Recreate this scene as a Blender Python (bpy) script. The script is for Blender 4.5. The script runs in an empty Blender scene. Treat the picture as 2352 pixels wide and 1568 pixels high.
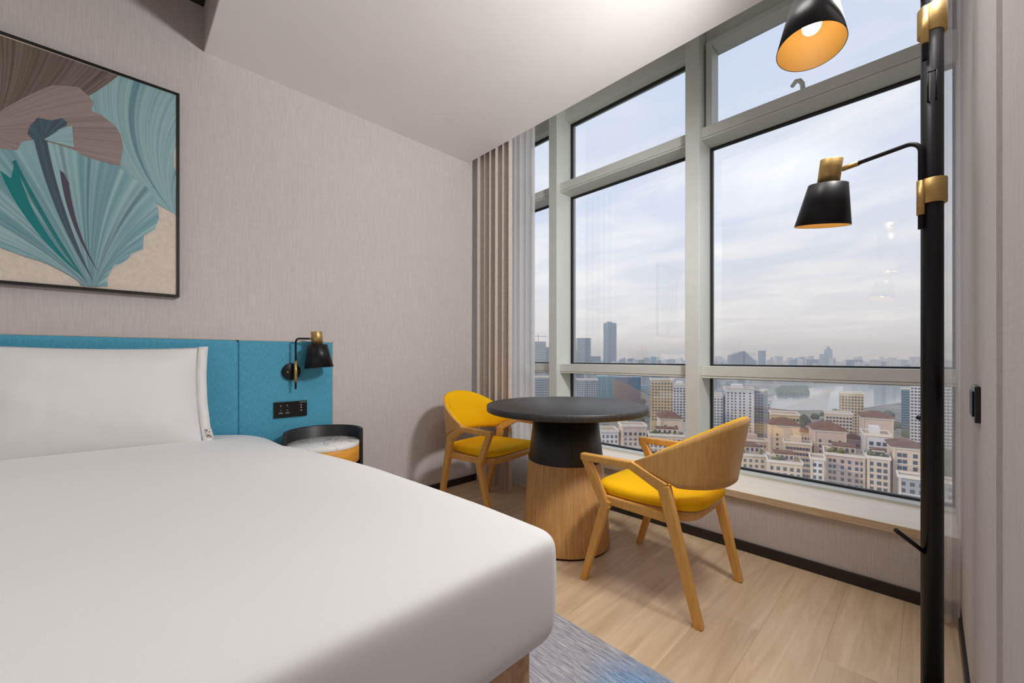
import bpy, bmesh, math, random
from mathutils import Vector, Matrix, noise
random.seed(7)
PI = math.pi
S = bpy.context.scene
COL = S.collection

# ------------------------------------------------------------------ camera
FPX, HZ, CX = 933.0, 820.0, 1176.0
TH = math.radians(45.73)
SN, CS = math.sin(TH), math.cos(TH)
CAM_Z = 1.0
cam_d = bpy.data.cameras.new('camera')
cam = bpy.data.objects.new('camera', cam_d); COL.objects.link(cam)
cam.location = (0, 0, CAM_Z); cam.rotation_euler = (PI / 2, 0, TH)
cam_d.sensor_width = 36.0; cam_d.lens = FPX / 2352 * 36.0
cam_d.shift_y = (HZ - 784.0) / 2352.0
cam_d.clip_start = 0.02; cam_d.clip_end = 30000
S.camera = cam

# ------------------------------------------------------------------ world (hazy bright sky with thin streaky cloud)
W = bpy.data.worlds.new('sky'); S.world = W; W.use_nodes = True
def build_sky():
    nt = W.node_tree; nt.nodes.clear(); N = nt.nodes; L = nt.links
    out = N.new('ShaderNodeOutputWorld'); bg = N.new('ShaderNodeBackground')
    L.new(bg.outputs[0], out.inputs[0])
    tc = N.new('ShaderNodeTexCoord'); sep = N.new('ShaderNodeSeparateXYZ'); L.new(tc.outputs['Generated'], sep.inputs[0])
    grad = N.new('ShaderNodeValToRGB'); L.new(sep.outputs[2], grad.inputs[0])
    e = grad.color_ramp.elements
    e[0].position = 0.0; e[0].color = (.59, .585, .59, 1)
    e[1].position = 1.0; e[1].color = (.33, .42, .62, 1)
    for p, c in ((.10, (.585, .59, .62)), (.28, (.48, .54, .685)), (.5, (.44, .52, .69))):
        k = grad.color_ramp.elements.new(p); k.color = (*c, 1)
    def math_(op, a, b=None):
        m = N.new('ShaderNodeMath'); m.operation = op
        for i, v in enumerate((a, b)):
            if v is None: continue
            if isinstance(v, (int, float)): m.inputs[i].default_value = v
            else: L.new(v, m.inputs[i])
        return m.outputs[0]
    zz = math_('ADD', math_('MAXIMUM', sep.outputs[2], 0.0), 0.10)
    px = math_('DIVIDE', sep.outputs[0], zz); py = math_('DIVIDE', sep.outputs[1], zz)
    cmb = N.new('ShaderNodeCombineXYZ'); L.new(px, cmb.inputs[0]); L.new(py, cmb.inputs[1])
    mp = N.new('ShaderNodeMapping'); L.new(cmb.outputs[0], mp.inputs[0])
    mp.inputs['Rotation'].default_value = (0, 0, .35); mp.inputs['Scale'].default_value = (.85, 1.25, 1); mp.inputs['Location'].default_value = (1.3, .4, 0)
    n1 = N.new('ShaderNodeTexNoise'); n1.inputs['Scale'].default_value = 1.15; n1.inputs['Detail'].default_value = 9; n1.inputs['Roughness'].default_value = .58
    n1.inputs['Distortion'].default_value = .5
    L.new(mp.outputs[0], n1.inputs['Vector'])
    r1 = N.new('ShaderNodeValToRGB'); L.new(n1.outputs[0], r1.inputs[0])
    r1.color_ramp.elements[0].position = .45; r1.color_ramp.elements[1].position = .68
    # whiter, hazier side of the sky lies towards +X
    side = math_('MULTIPLY_ADD', sep.outputs[0], .55)
    side.node.inputs[2].default_value = .50
    cl = N.new('ShaderNodeClamp'); L.new(side, cl.inputs[0])
    mx0 = N.new('ShaderNodeMixRGB'); mx0.inputs[2].default_value = (.60, .61, .675, 1)
    L.new(math_('MULTIPLY', cl.outputs[0], .8), mx0.inputs[0]); L.new(grad.outputs[0], mx0.inputs[1])
    mx = N.new('ShaderNodeMixRGB'); mx.inputs[2].default_value = (.74, .728, .73, 1)
    L.new(math_('MULTIPLY', r1.outputs[0], .9), mx.inputs[0]); L.new(mx0.outputs[0], mx.inputs[1])
    L.new(mx.outputs[0], bg.inputs[0]); bg.inputs[1].default_value = 1.60
build_sky()

def lamp(name, kind, loc, energy, color=(1, 1, 1), rot=None, **kw):
    d = bpy.data.lights.new(name, kind); d.energy = energy; d.color = color
    for k, v in kw.items(): setattr(d, k, v)
    o = bpy.data.objects.new(name, d); COL.objects.link(o); o.location = loc
    if rot: o.rotation_euler = rot
    return o
# weak hazy sun behind the hotel tower: it reaches the city, not the room
sun = lamp('sun', 'SUN', (0, -20, 60), 1.7, (1.0, .86, .70), angle=math.radians(4))
sun.rotation_euler = Vector((.50, .72, -.50)).to_track_quat('-Z', 'Y').to_euler()
# daylight portals in the window bays
for i, (xa, xb) in enumerate(((-2.58, -2.18), (-2.09, -1.06), (-.97, .08))):
    p = lamp('window_portal', 'AREA', ((xa + xb) / 2, 2.80, 1.62), 1, rot=(-PI / 2, 0, 0), shape='RECTANGLE', size=xb - xa, size_y=2.65)
    p.data.cycles.is_portal = True
# the lamp head at the top of the floor lamp's pole (above the frame) and two added fill lights out of view
sp_ = lamp('pole_top_lamp', 'SPOT', (0.0, 1.58, 2.10), 125, (1.0, .98, .96), shadow_soft_size=.14, spot_size=math.radians(150), spot_blend=.8)
sp_.rotation_euler = Vector((-1, -.22, -.42)).to_track_quat('-Z', 'Y').to_euler()
lamp('room_fill_light', 'AREA', (-1.2, -1.9, 2.76), 17, (1.0, .98, .955), shape='RECTANGLE', size=2.2, size_y=2.2, spread=math.radians(128))  # unseen fill area, added to brighten the bed and the room
lamp('right_wall_fill', 'AREA', (-.42, .95, 2.555), 7.5, (1.0, .97, .93), shape='RECTANGLE', size=.5, size_y=.5, spread=math.radians(140))  # added fill area out of view, lifts the right wall and nearby floor
S.view_settings.view_transform = 'Standard'; S.view_settings.look = 'None'
S.view_settings.gamma = 1.0; S.view_settings.use_curve_mapping = False
S.view_settings.exposure = 0.06
S.cycles.max_bounces = 10; S.cycles.diffuse_bounces = 5; S.cycles.transparent_max_bounces = 24
S.cycles.volume_bounces = 0; S.cycles.caustics_reflective = False; S.cycles.caustics_refractive = False
S.cycles.sample_clamp_indirect = 6

# ------------------------------------------------------------------ helpers
def srgb(r, g, b):
    f = lambda c: (c / 255 / 12.92) if c / 255 <= .04045 else ((c / 255 + .055) / 1.055) ** 2.4
    return (f(r), f(g), f(b))
def at_y(u, v, y):                 # pixel ray met with a plane Y = y
    r = (u - CX) / FPX; F = y / (CS + SN * r)
    return Vector(((-SN + CS * r) * F, y, CAM_Z + (HZ - v) / FPX * F))
def at_x(u, v, x):                 # pixel ray met with a plane X = x
    r = (u - CX) / FPX; F = x / (-SN + CS * r)
    return Vector((x, (CS + SN * r) * F, CAM_Z + (HZ - v) / FPX * F))
def at_f(u, v, F):                 # pixel ray at a forward distance
    r = (u - CX) / FPX
    return Vector(((-SN + CS * r) * F, (CS + SN * r) * F, CAM_Z + (HZ - v) / FPX * F))

class MB:
    def __init__(s): s.bm = bmesh.new()
    def box(s, x0, x1, y0, y1, z0, z1, bev=0, M=None, seg=2):
        b = bmesh.new()
        vs = [b.verts.new((x, y, z)) for x in (x0, x1) for y in (y0, y1) for z in (z0, z1)]
        for f in ((0, 1, 3, 2), (4, 6, 7, 5), (0, 4, 5, 1), (2, 3, 7, 6), (0, 2, 6, 4), (1, 5, 7, 3)):
            b.faces.new([vs[i] for i in f])
        if bev: bmesh.ops.bevel(b, geom=b.edges[:], offset=bev, segments=seg, affect='EDGES', profile=.5)
        if M is not None: bmesh.ops.transform(b, matrix=M, verts=b.verts[:])
        s.add(b); return s
    def add(s, b):
        mp = {v: s.bm.verts.new(v.co) for v in b.verts}
        for f in b.faces:
            try:
                n = s.bm.faces.new([mp[v] for v in f.verts]); n.smooth = f.smooth
            except ValueError: pass
        b.free()
    def beam(s, p0, p1, w0, w1, t0, t1=None, side=(0, 1, 0), bev=.004):
        p0, p1 = Vector(p0), Vector(p1); t1 = t0 if t1 is None else t1
        d = (p1 - p0).normalized(); sd = Vector(side); sd = (sd - d * sd.dot(d)).normalized(); n = d.cross(sd)
        b = bmesh.new(); vs = []
        for p, w, t in ((p0, w0, t0), (p1, w1, t1)):
            for a, c in ((-1, -1), (1, -1), (1, 1), (-1, 1)):
                vs.append(b.verts.new(p + n * (a * w / 2) + sd * (c * t / 2)))
        for f in ((0, 3, 2, 1), (4, 5, 6, 7), (0, 1, 5, 4), (1, 2, 6, 5), (2, 3, 7, 6), (3, 0, 4, 7)):
            b.faces.new([vs[i] for i in f])
        bmesh.ops.recalc_face_normals(b, faces=b.faces[:])
        if bev: bmesh.ops.bevel(b, geom=b.edges[:], offset=bev, segments=2, affect='EDGES', profile=.5)
        s.add(b); return s
    def lathe(s, prof, seg=48, M=None, a0=0, a1=2 * PI, closed=True):
        b = bmesh.new(); full = abs(a1 - a0 - 2 * PI) < 1e-6
        n = seg if full else seg + 1; rings = []
        for r, z in prof:
            if r < 1e-6: rings.append([b.verts.new((0, 0, z))] * n)
            else: rings.append([b.verts.new((r * math.cos(a0 + (a1 - a0) * i / seg), r * math.sin(a0 + (a1 - a0) * i / seg), z)) for i in range(n)])
        for A, B in zip(rings[:-1], rings[1:]):
            for i in range(seg):
                j = (i + 1) % n
                q = []
                for v in (A[i], A[j], B[j], B[i]):
                    if v not in q: q.append(v)
                if len(q) > 2:
                    f = b.faces.new(q); f.smooth = True
        bmesh.ops.recalc_face_normals(b, faces=b.faces[:])
        if M is not None: bmesh.ops.transform(b, matrix=M, verts=b.verts[:])
        s.add(b); return s
    def tube(s, pts, r, seg=12, cap=True):
        pts = [Vector(p) for p in pts]; b = bmesh.new(); rings = []; prev = None
        rr = r if isinstance(r, (list, tuple)) else [r] * len(pts)
        for i, p in enumerate(pts):
            t = (pts[min(i + 1, len(pts) - 1)] - pts[max(i - 1, 0)]).normalized()
            ref = prev if prev is not None else (Vector((0, 0, 1)) if abs(t.z) < .9 else Vector((1, 0, 0)))
            n = (ref - t * ref.dot(t)).normalized(); prev = n; m = t.cross(n)
            rings.append([b.verts.new(p + (n * math.cos(2 * PI * k / seg) + m * math.sin(2 * PI * k / seg)) * rr[i]) for k in range(seg)])
        for A, B in zip(rings[:-1], rings[1:]):
            for k in range(seg):
                f = b.faces.new((A[k], A[(k + 1) % seg], B[(k + 1) % seg], B[k])); f.smooth = True
        if cap: b.faces.new(rings[0][::-1]); b.faces.new(rings[-1])
        s.add(b); return s
    def grid(s, rows, close_u=False, smooth=True):      # rows of points
        V = [[s.bm.verts.new(p) for p in r] for r in rows]
        for A, B in zip(V[:-1], V[1:]):
            n = len(A)
            for i in range(n if close_u else n - 1):
                f = s.bm.faces.new((A[i], A[(i + 1) % n], B[(i + 1) % n], B[i])); f.smooth = smooth
        return V
    def poly(s, pts, smooth=False):
        f = s.bm.faces.new([s.bm.verts.new(p) for p in pts]); f.smooth = smooth; return f
    def build(s, name, mat, parent=None, label=None, cat=None, group=None, kind=None, auto=False, recalc=False):
        if recalc: bmesh.ops.recalc_face_normals(s.bm, faces=s.bm.faces[:])
        me = bpy.data.meshes.new(name); s.bm.to_mesh(me); s.bm.free()
        if mat: me.materials.append(mat)
        o = bpy.data.objects.new(name, me); COL.objects.link(o)
        if parent: o.parent = parent
        tag(o, label, cat, group, kind)
        return o
def tag(o, label=None, cat=None, group=None, kind=None):
    for k, v in (('label', label), ('category', cat), ('group', group), ('kind', kind)):
        if v: o[k] = v
    return o
def empty(name, loc=(0, 0, 0), rz=0, label=None, cat=None, group=None, kind=None):
    o = bpy.data.objects.new(name, None); COL.objects.link(o); o.location = loc; o.rotation_euler = (0, 0, rz)
    o.empty_display_size = .1
    return tag(o, label, cat, group, kind)
def copy_tree(o, parent=None):
    c = o.copy(); COL.objects.link(c); c.parent = parent
    for ch in list(o.children): copy_tree(ch, c)
    return c

# ------------------------------------------------------------------ materials
def M_new(name):
    m = bpy.data.materials.new(name); m.use_nodes = True; nt = m.node_tree
    b = nt.nodes['Principled BSDF']; return m, nt, b
def plain(name, col, rough=.5, metal=0, spec=None, emit=None, emit_s=0):
    m, nt, b = M_new(name); b.inputs['Base Color'].default_value = (*col, 1)
    b.inputs['Roughness'].default_value = rough; b.inputs['Metallic'].default_value = metal
    if spec is not None: b.inputs['Specular IOR Level'].default_value = spec
    if emit: b.inputs['Emission Color'].default_value = (*emit, 1); b.inputs['Emission Strength'].default_value = emit_s
    return m
def tex(name, c1, c2, scale=(1, 1, 1), ns=10, detail=4, rough=.6, bump=0, metal=0, rand=0, lo=.35, hi=.65, coord='Object', c3=None, sheen=0, spec=None, dist=0, bdist=.002):
    """noise-driven two or three tone material, optional per-object variation"""
    m, nt, b = M_new(name); N = nt.nodes; L = nt.links
    tc = N.new('ShaderNodeTexCoord'); mp = N.new('ShaderNodeMapping'); mp.inputs['Scale'].default_value = scale
    src = tc.outputs[coord]
    if rand:
        oi = N.new('ShaderNodeObjectInfo'); ml = N.new('ShaderNodeMath'); ml.operation = 'MULTIPLY'; ml.inputs[1].default_value = 37.0
        L.new(oi.outputs['Random'], ml.inputs[0]); va = N.new('ShaderNodeVectorMath'); va.operation = 'ADD'
        L.new(src, va.inputs[0]); L.new(ml.outputs[0], va.inputs[1]); src = va.outputs[0]
    L.new(src, mp.inputs[0])
    n = N.new('ShaderNodeTexNoise'); n.inputs['Scale'].default_value = ns; n.inputs['Detail'].default_value = detail
    n.inputs['Roughness'].default_value = .6; n.inputs['Distortion'].default_value = dist
    L.new(mp.outputs[0], n.inputs['Vector'])
    r = N.new('ShaderNodeValToRGB'); L.new(n.outputs[0], r.inputs[0])
    r.color_ramp.elements[0].position = lo; r.color_ramp.elements[0].color = (*c1, 1)
    r.color_ramp.elements[1].position = hi; r.color_ramp.elements[1].color = (*c2, 1)
    if c3: k = r.color_ramp.elements.new((lo + hi) / 2); k.color = (*c3, 1)
    out = r.outputs[0]
    if rand:
        hv = N.new('ShaderNodeHueSaturation'); mr = N.new('ShaderNodeMapRange'); L.new(oi.outputs['Random'], mr.inputs[0])
        mr.inputs[3].default_value = 1 - rand; mr.inputs[4].default_value = 1 + rand
        L.new(mr.outputs[0], hv.inputs['Value']); L.new(out, hv.inputs['Color']); out = hv.outputs[0]
    L.new(out, b.inputs['Base Color'])
    b.inputs['Roughness'].default_value = rough; b.inputs['Metallic'].default_value = metal
    if spec is not None: b.inputs['Specular IOR Level'].default_value = spec
    if sheen: b.inputs['Sheen Weight'].default_value = sheen
    if bump:
        bp = N.new('ShaderNodeBump'); bp.inputs['Strength'].default_value = bump; bp.inputs['Distance'].default_value = bdist
        L.new(n.outputs[0], bp.inputs['Height']); L.new(bp.outputs[0], b.inputs['Normal'])
    return m
def weave(name, c1, c2, s_across, s_along, axis_vert=True, rough=.85, bump=.25, amp=.5, lo=.3, hi=.7):
    """woven cloth: two crossed streak noises"""
    m, nt, b = M_new(name); N = nt.nodes; L = nt.links
    tc = N.new('ShaderNodeTexCoord'); outs = []
    for sc in ((s_across, s_across, s_along), (s_along, s_along, s_across)):
        mp = N.new('ShaderNodeMapping'); mp.inputs['Scale'].default_value = sc; L.new(tc.outputs['Object'], mp.inputs[0])
        n = N.new('ShaderNodeTexNoise'); n.inputs['Scale'].default_value = 1; n.inputs['Detail'].default_value = 3
        L.new(mp.outputs[0], n.inputs['Vector']); outs.append(n.outputs[0])
    mx = N.new('ShaderNodeMath'); mx.operation = 'MULTIPLY_ADD'; L.new(outs[0], mx.inputs[0]); mx.inputs[1].default_value = 1 - amp if axis_vert else amp
    m2 = N.new('ShaderNodeMath'); m2.operation = 'MULTIPLY'; L.new(outs[1], m2.inputs[0]); m2.inputs[1].default_value = amp if axis_vert else 1 - amp
    L.new(m2.outputs[0], mx.inputs[2])
    r = N.new('ShaderNodeValToRGB'); L.new(mx.outputs[0], r.inputs[0])
    r.color_ramp.elements[0].position = lo; r.color_ramp.elements[0].color = (*c1, 1)
    r.color_ramp.elements[1].position = hi; r.color_ramp.elements[1].color = (*c2, 1)
    L.new(r.outputs[0], b.inputs['Base Color']); b.inputs['Roughness'].default_value = rough
    b.inputs['Specular IOR Level'].default_value = .2
    bp = N.new('ShaderNodeBump'); bp.inputs['Strength'].default_value = bump; bp.inputs['Distance'].default_value = .001
    L.new(mx.outputs[0], bp.inputs['Height']); L.new(bp.outputs[0], b.inputs['Normal'])
    return m
def glass_mat():
    m = bpy.data.materials.new('window_glass'); m.use_nodes = True; nt = m.node_tree; nt.nodes.clear(); N = nt.nodes; L = nt.links
    o = N.new('ShaderNodeOutputMaterial'); mx = N.new('ShaderNodeMixShader'); t = N.new('ShaderNodeBsdfTransparent'); g = N.new('ShaderNodeBsdfGlossy')
    g.inputs['Roughness'].default_value = 0.0; t.inputs['Color'].default_value = (.95, .97, .97, 1)
    f = N.new('ShaderNodeFresnel'); f.inputs['IOR'].default_value = 1.52
    ml = N.new('ShaderNodeMath'); ml.operation = 'ADD'; ml.inputs[1].default_value = .16; ml.use_clamp = True
    L.new(f.outputs[0], ml.inputs[0]); L.new(ml.outputs[0], mx.inputs[0]); L.new(t.outputs[0], mx.inputs[1]); L.new(g.outputs[0], mx.inputs[2]); L.new(mx.outputs[0], o.inputs[0])
    return m
def sheer_mat(op):
    m = bpy.data.materials.new('sheer_voile'); m.use_nodes = True; nt = m.node_tree; nt.nodes.clear(); N = nt.nodes; L = nt.links
    o = N.new('ShaderNodeOutputMaterial'); mx = N.new('ShaderNodeMixShader'); m2 = N.new('ShaderNodeMixShader')
    t = N.new('ShaderNodeBsdfTransparent'); d = N.new('ShaderNodeBsdfDiffuse'); tr = N.new('ShaderNodeBsdfTranslucent')
    for s in (d, tr): s.inputs['Color'].default_value = (.95, .95, .955, 1)
    m2.inputs[0].default_value = .72; L.new(d.outputs[0], m2.inputs[1]); L.new(tr.outputs[0], m2.inputs[2])
    mx.inputs[0].default_value = op; L.new(t.outputs[0], mx.inputs[1]); L.new(m2.outputs[0], mx.inputs[2]); L.new(mx.outputs[0], o.inputs[0])
    return m
def attr_mat(name, rough=.55):
    m, nt, b = M_new(name); a = nt.nodes.new('ShaderNodeAttribute'); a.attribute_name = 'Col'
    nt.links.new(a.outputs['Color'], b.inputs['Base Color']); b.inputs['Roughness'].default_value = rough
    b.inputs['Specular IOR Level'].default_value = .25
    return m

MT = {}
MT['wallpaper'] = weave('wallpaper_linen', srgb(194, 188, 187), srgb(212, 206, 205), 320, 14, True, .9, .3, .35)
MT['ceiling'] = tex('ceiling_paint', srgb(240, 238, 235), srgb(243, 241, 238), ns=3, rough=.9)
MT['darkceil'] = plain('dark_ceiling_strip', srgb(38, 34, 32), .9)
MT['alu'] = tex('anodised_aluminium', srgb(211, 215, 209), srgb(217, 220, 214), (3, 30, 3), 3, rough=.45, metal=0)
MT['gasket'] = plain('black_rubber', (.012, .013, .015), .7)
MT['glass'] = glass_mat()
MT['sheer'] = sheer_mat(.86); MT['sheer_thin'] = sheer_mat(.55)
MT['sill'] = tex('sill_stone', srgb(244, 229, 206), srgb(250, 239, 221), (2, 9, 9), 3, 6, .35, dist=.4)
MT['sill_edge'] = tex('sill_edge_stone', srgb(196, 170, 138), srgb(222, 199, 168), (3, 30, 60), 3, 5, .5)
MT['base'] = plain('baseboard_black', srgb(36, 30, 28), .35)
MT['drape'] = weave('drape_linen', srgb(192, 180, 171), srgb(216, 206, 198), 260, 30, True, .9, .3, .4)
MT['plank'] = tex('oak_plank', srgb(204, 176, 142), srgb(226, 201, 169), (11, .9, 4), 2.2, 9, .42, .12, rand=.07, c3=srgb(216, 189, 156), dist=.9, spec=.4)
MT['slab'] = plain('subfloor', srgb(120, 96, 72), .7)
MT['oak'] = tex('oak_veneer', srgb(198, 149, 84), srgb(214, 166, 98), (42, 42, 1.4), 3, 8, .45, .1, c3=srgb(208, 158, 92), dist=.2)
MT['oakx'] = tex('oak_solid', srgb(210, 156, 79), srgb(223, 170, 92), (26, 26, 3.5), 3, 7, .42, .08, c3=srgb(216, 163, 86), dist=.3)
MT['oakbase'] = tex('oak_pedestal', srgb(183, 134, 78), srgb(208, 160, 100), (26, 26, .8), 3, 8, .5, .1, c3=srgb(196, 147, 88), dist=.2)
MT['ebony'] = tex('black_stained_oak', srgb(24, 23, 23), srgb(58, 56, 54), (4, 30, 30), 4, 8, .46, .3, dist=.4, spec=.75)
MT['ebonyv'] = tex('black_stained_oak_upright', srgb(22, 21, 22), srgb(40, 38, 38), (24, 24, 1.0), 4, 8, .42, .3, dist=.2)
MT['yellow'] = weave('yellow_wool', srgb(238, 176, 4), srgb(253, 200, 14), 420, 420, True, .85, .2, .5)
MT['teal'] = weave('blue_upholstery', srgb(64, 142, 172), srgb(96, 172, 200), 40, 420, False, .75, .35, .3)
MT['linen'] = tex('white_cotton', srgb(226, 225, 225), srgb(233, 232, 232), ns=900, rough=.75, bump=.03)
MT['brass'] = tex('brushed_brass', srgb(186, 152, 96), srgb(200, 168, 112), (3, 3, 160), 4, 3, .42, metal=.9)
MT['black'] = plain('black_metal', (.008, .008, .010), .36, spec=.3)
MT['shade_in'] = plain('shade_gold_lining', srgb(206, 164, 86), .5)
MT['marble'] = tex('white_marble', srgb(168, 168, 170), srgb(238, 236, 234), (4, 9, 4), 3, 9, .2, lo=.33, hi=.47, dist=1.2)
MT['leather'] = plain('black_leather', (.016, .016, .018), .45)
MT['drawer'] = tex('honey_oak', srgb(214, 142, 48), srgb(238, 176, 76), (4, 4, 30), 3, 6, .4)
MT['bedwood'] = tex('bed_oak', srgb(176, 132, 92), srgb(204, 160, 116), (4, 18, 18), 3, 6, .5)
MT['trim'] = plain('beige_edging', srgb(205, 180, 158), .6)
MT['switch'] = plain('black_glass_switch', (.010, .010, .011), .18)
MT['print'] = plain('grey_print', srgb(150, 150, 150), .5)
MT['frame'] = plain('black_frame', (.014, .013, .013), .35)
MT['canvas'] = tex('cream_canvas', srgb(214, 200, 188), srgb(224, 211, 199), ns=60, rough=.8)
MT['paint'] = attr_mat('leaf_print')

# ------------------------------------------------------------------ room shell
XL, XR = -2.586, .085            # headboard wall, right wall
YS = 2.33                        # wall under the sill
YM, YT, YG = 2.541, 2.582, 2.735 # mullion face, transom face, glass
ZC, ZU = 2.56, 2.80              # lowered ceiling, raised ceiling
YB = -3.3                        # back of the room
floor = MB().box(XL - .2, .5, YB - .2, 3.0, -.12, -.008).build('floor', MT['slab'], kind='structure')
# boards run towards the window; each is a part
rng = random.Random(3)
pw, pl = .182, 1.22
plank_me = None
nx = int((.2 - XL) / pw) + 2
for i in range(nx):
    x0 = XL + i * pw - .03
    y = YS - rng.uniform(.15, 1.2)
    ys = [YS + .02]
    while y > -.9: ys.append(y); y -= pl
    ys.append(max(y, -1.4))
    for a, b in zip(ys[:-1], ys[1:]):
        x1 = min(x0 + pw, .2); xa = max(x0, XL)
        if x1 - xa < .02: continue
        o = MB().box(-(x1 - xa) / 2 + .0001, (x1 - xa) / 2 - .0001, -(a - b) / 2 + .0001, (a - b) / 2 - .0001, -.008, 0, .0005, seg=1).build('plank', MT['plank'], floor)
        o.location = ((xa + x1) / 2, (a + b) / 2, 0)
MB().box(XL, .2, YB, -1.4, -.008, -.0002).build('floor_back', MT['plank'], floor)

MB().box(XL - .15, XL, YB - .15, YG + .03, -.1, 3.4).build('wall_left', MT['wallpaper'], kind='structure')
MB().box(XR, XR + .3, 1.135, YG + .03, -.1, 3.4).build('wall_right', MT['wallpaper'], kind='structure')
MB().box(XR + .007, XR + .3, YB - .15, 1.135, -.1, 3.4).build('wall_right_near', MT['wallpaper'], kind='structure')
MB().box(XL, XR + .3, YB - .15, YB, -.1, 3.4).build('wall_back', MT['wallpaper'], kind='structure')
MB().box(XL, XR + .2, YS, YS + .12, 0, .27).build('wall_front', MT['wallpaper'], kind='structure')
MB().box(XL, XR + .2, YS + .12, 3.0, -.1, .268).build('wall_front_spandrel', MT['alu'], kind='structure')
MB().box(XL, XR + .2, .325, 2.027, ZC, 3.4).build('ceiling', MT['ceiling'], kind='structure')
MB().box(XL, XR + .3, YB, .325, ZU, 3.4).build('ceiling_raised', MT['ceiling'], kind='structure')
MB().box(XL, XR + .3, -.25, .325, ZU - .012, ZU).build('trim_1', MT['darkceil'], kind='structure')  # dark strip under the raised ceiling, beside the lowered part
MB().box(XL, XR + .3, .325 - .004, .325, ZC, ZU - .012).build('trim_2', MT['wallpaper'], kind='structure')
MB().box(XL, XR + .2, 2.027, 3.0, 3.12, 3.4).build('ceiling_pocket', MT['ceiling'], kind='structure')
sill = MB().box(XL, XR, YS - .018, 2.66, .27, .305, .003).build('trim_3', MT['sill'], kind='structure')
MB().box(XL, XR, YS - .0195, YS - .017, .271, .3035).build('sill_edge', MT['sill_edge'], sill)
MB().box(XL, XR, YS - .014, YS, 0, .05, .002).build('baseboard_front', MT['base'], kind='structure')
MB().box(XL, XL + .014, -1.2, YS, 0, .05, .002).build('baseboard_left', MT['base'], kind='structure')
MB().box(XR - .010, XR, 1.135, YS, 0, .05, .002).build('baseboard_right', MT['base'], kind='structure')

# ------------------------------------------------------------------ windows: three bays of the curtain wall
Z1a, Z1b, Z2a, Z2b, ZH = .872, .945, 2.335, 2.410, 2.945
def window_bay(idx, x0, x1, with_mullion, sash=False):
    w = empty('window_%d' % idx, ((x0 + x1) / 2, YG, 0), kind='structure')
    ox = (x0 + x1) / 2
    def P(mb, name, mat, **k):
        bmesh.ops.translate(mb.bm, verts=mb.bm.verts[:], vec=(-ox, -YG, 0)); return mb.build(name, mat, w, **k)
    if with_mullion:
        P(MB().box(x0 - .084, x0, YM, YG + .06, .305, 3.12, .002, seg=1), 'mullion', MT['alu'])
    for a, b in ((Z1a, Z1b), (Z2a, Z2b)):
        P(MB().box(x0, x1, YT, YG + .03, a + .014, b, .0015, seg=1).box(x0, x1, YT + .003, YG + .03, a, a + .0125, .0015, seg=1), 'transom', MT['alu'])
    P(MB().box(x0, x1, 2.655, YG + .05, .26, .318, .002, seg=1), 'bottom_rail', MT['alu'])
    P(MB().box(x0, x1, 2.655, YG + .05, ZH, 3.12, .002, seg=1), 'head_rail', MT['alu'])
    for a, b in ((.318, Z1a), (Z1b, Z2a), (Z2b, ZH)):
        g = .009; m = MB()
        m.box(x0, x1, YG - .012, YG + .02, a, a + g).box(x0, x1, YG - .012, YG + .02, b - g, b)
        m.box(x0, x0 + g, YG - .012, YG + .02, a + g, b - g).box(x1 - g, x1, YG - .012, YG + .02, a + g, b - g)
        P(m, 'gasket', MT['gasket'])
        m = MB(); m.poly([(x0 + g, YG, a + g), (x1 - g, YG, a + g), (x1 - g, YG, b - g), (x0 + g, YG, b - g)])
        P(m, 'pane', MT['glass'])
    if sash:     # opening top light with its own frame
        a, b = Z2b, ZH; t = .048; m = MB()
        m.box(x0 + .012, x0 + t, 2.615, YG - .01, a + .001, b, .002, seg=1).box(x1 - t, x1 - .012, 2.615, YG - .01, a + .001, b, .002, seg=1)
        m.box(x0 + t, x1 - t, 2.615, YG - .01, b - .035, b, .002, seg=1)
        P(m, 'sash_frame', MT['alu'])
        m = MB(); c = at_y(1842, 188, 2.60)
        m.tube([(c.x - .050, 2.64, Z2b + .068), (c.x - .028, 2.61, Z2b + .068), (c.x - .010, 2.60, Z2b + .058), (c.x + .002, 2.598, Z2b + .036), (c.x + .005, 2.597, Z2b - .001)], .011)
        P(m, 'window_stay', MT['alu'])
    return w
window_bay(1, XL, -2.175, False)
window_bay(2, -2.091, -1.060, True)
window_bay(3, -.976, XR, True, True)

# ------------------------------------------------------------------ curtains
def curtain(name, x0, x1, yc, amp, folds, mat, label, cat, z0=.02, z1=3.0, seed=1, taper=0):
    r = random.Random(seed); n = folds * 14; rows = []
    ph = [r.uniform(.7, 1.3) for _ in range(folds + 2)]; ps = [0]
    for q in ph: ps.append(ps[-1] + q)
    def prof(t, zt):
        s = t * folds; k = int(min(s, folds - 1e-6)); f = s - k
        a = amp * ph[k] * (1 - .25 * zt)
        x = x0 + (x1 - x0) * (t + .35 / folds * math.sin(2 * PI * f * 2) * .3)
        y = yc + a * math.sin(2 * PI * f) + amp * .25 * math.sin(2 * PI * s * 2.3 + 1) * (1 - zt * .5)
        return x, y
    m = MB(); zs = [z0, z0 + .004, z0 + .06, z0 + .3, .8, 1.3, 1.8, 2.2, 2.56, z1]
    for z in zs:
        zt = (z - z0) / (z1 - z0)
        row = []
        for i in range(n + 1):
            x, y = prof(i / n, zt); row.append((x + taper * (1 - zt) * (i / n), y, z))
        rows.append(row)
    m.grid(rows)
    o = m.build(name, mat, label=label, cat=cat)
    return o
cu = curtain('curtain', XL + .03, -2.135, 2.085, .033, 6, MT['drape'], 'beige lined curtain gathered in the corner beside the headboard wall', 'curtain', seed=4)
md = cu.modifiers.new('thick', 'SOLIDIFY'); md.thickness = .004
curtain('sheer_curtain', -2.40, -2.02, 2.205, .013, 6, MT['sheer'], 'white sheer curtain hanging between the beige curtain and the window', 'curtain', seed=9)
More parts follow.
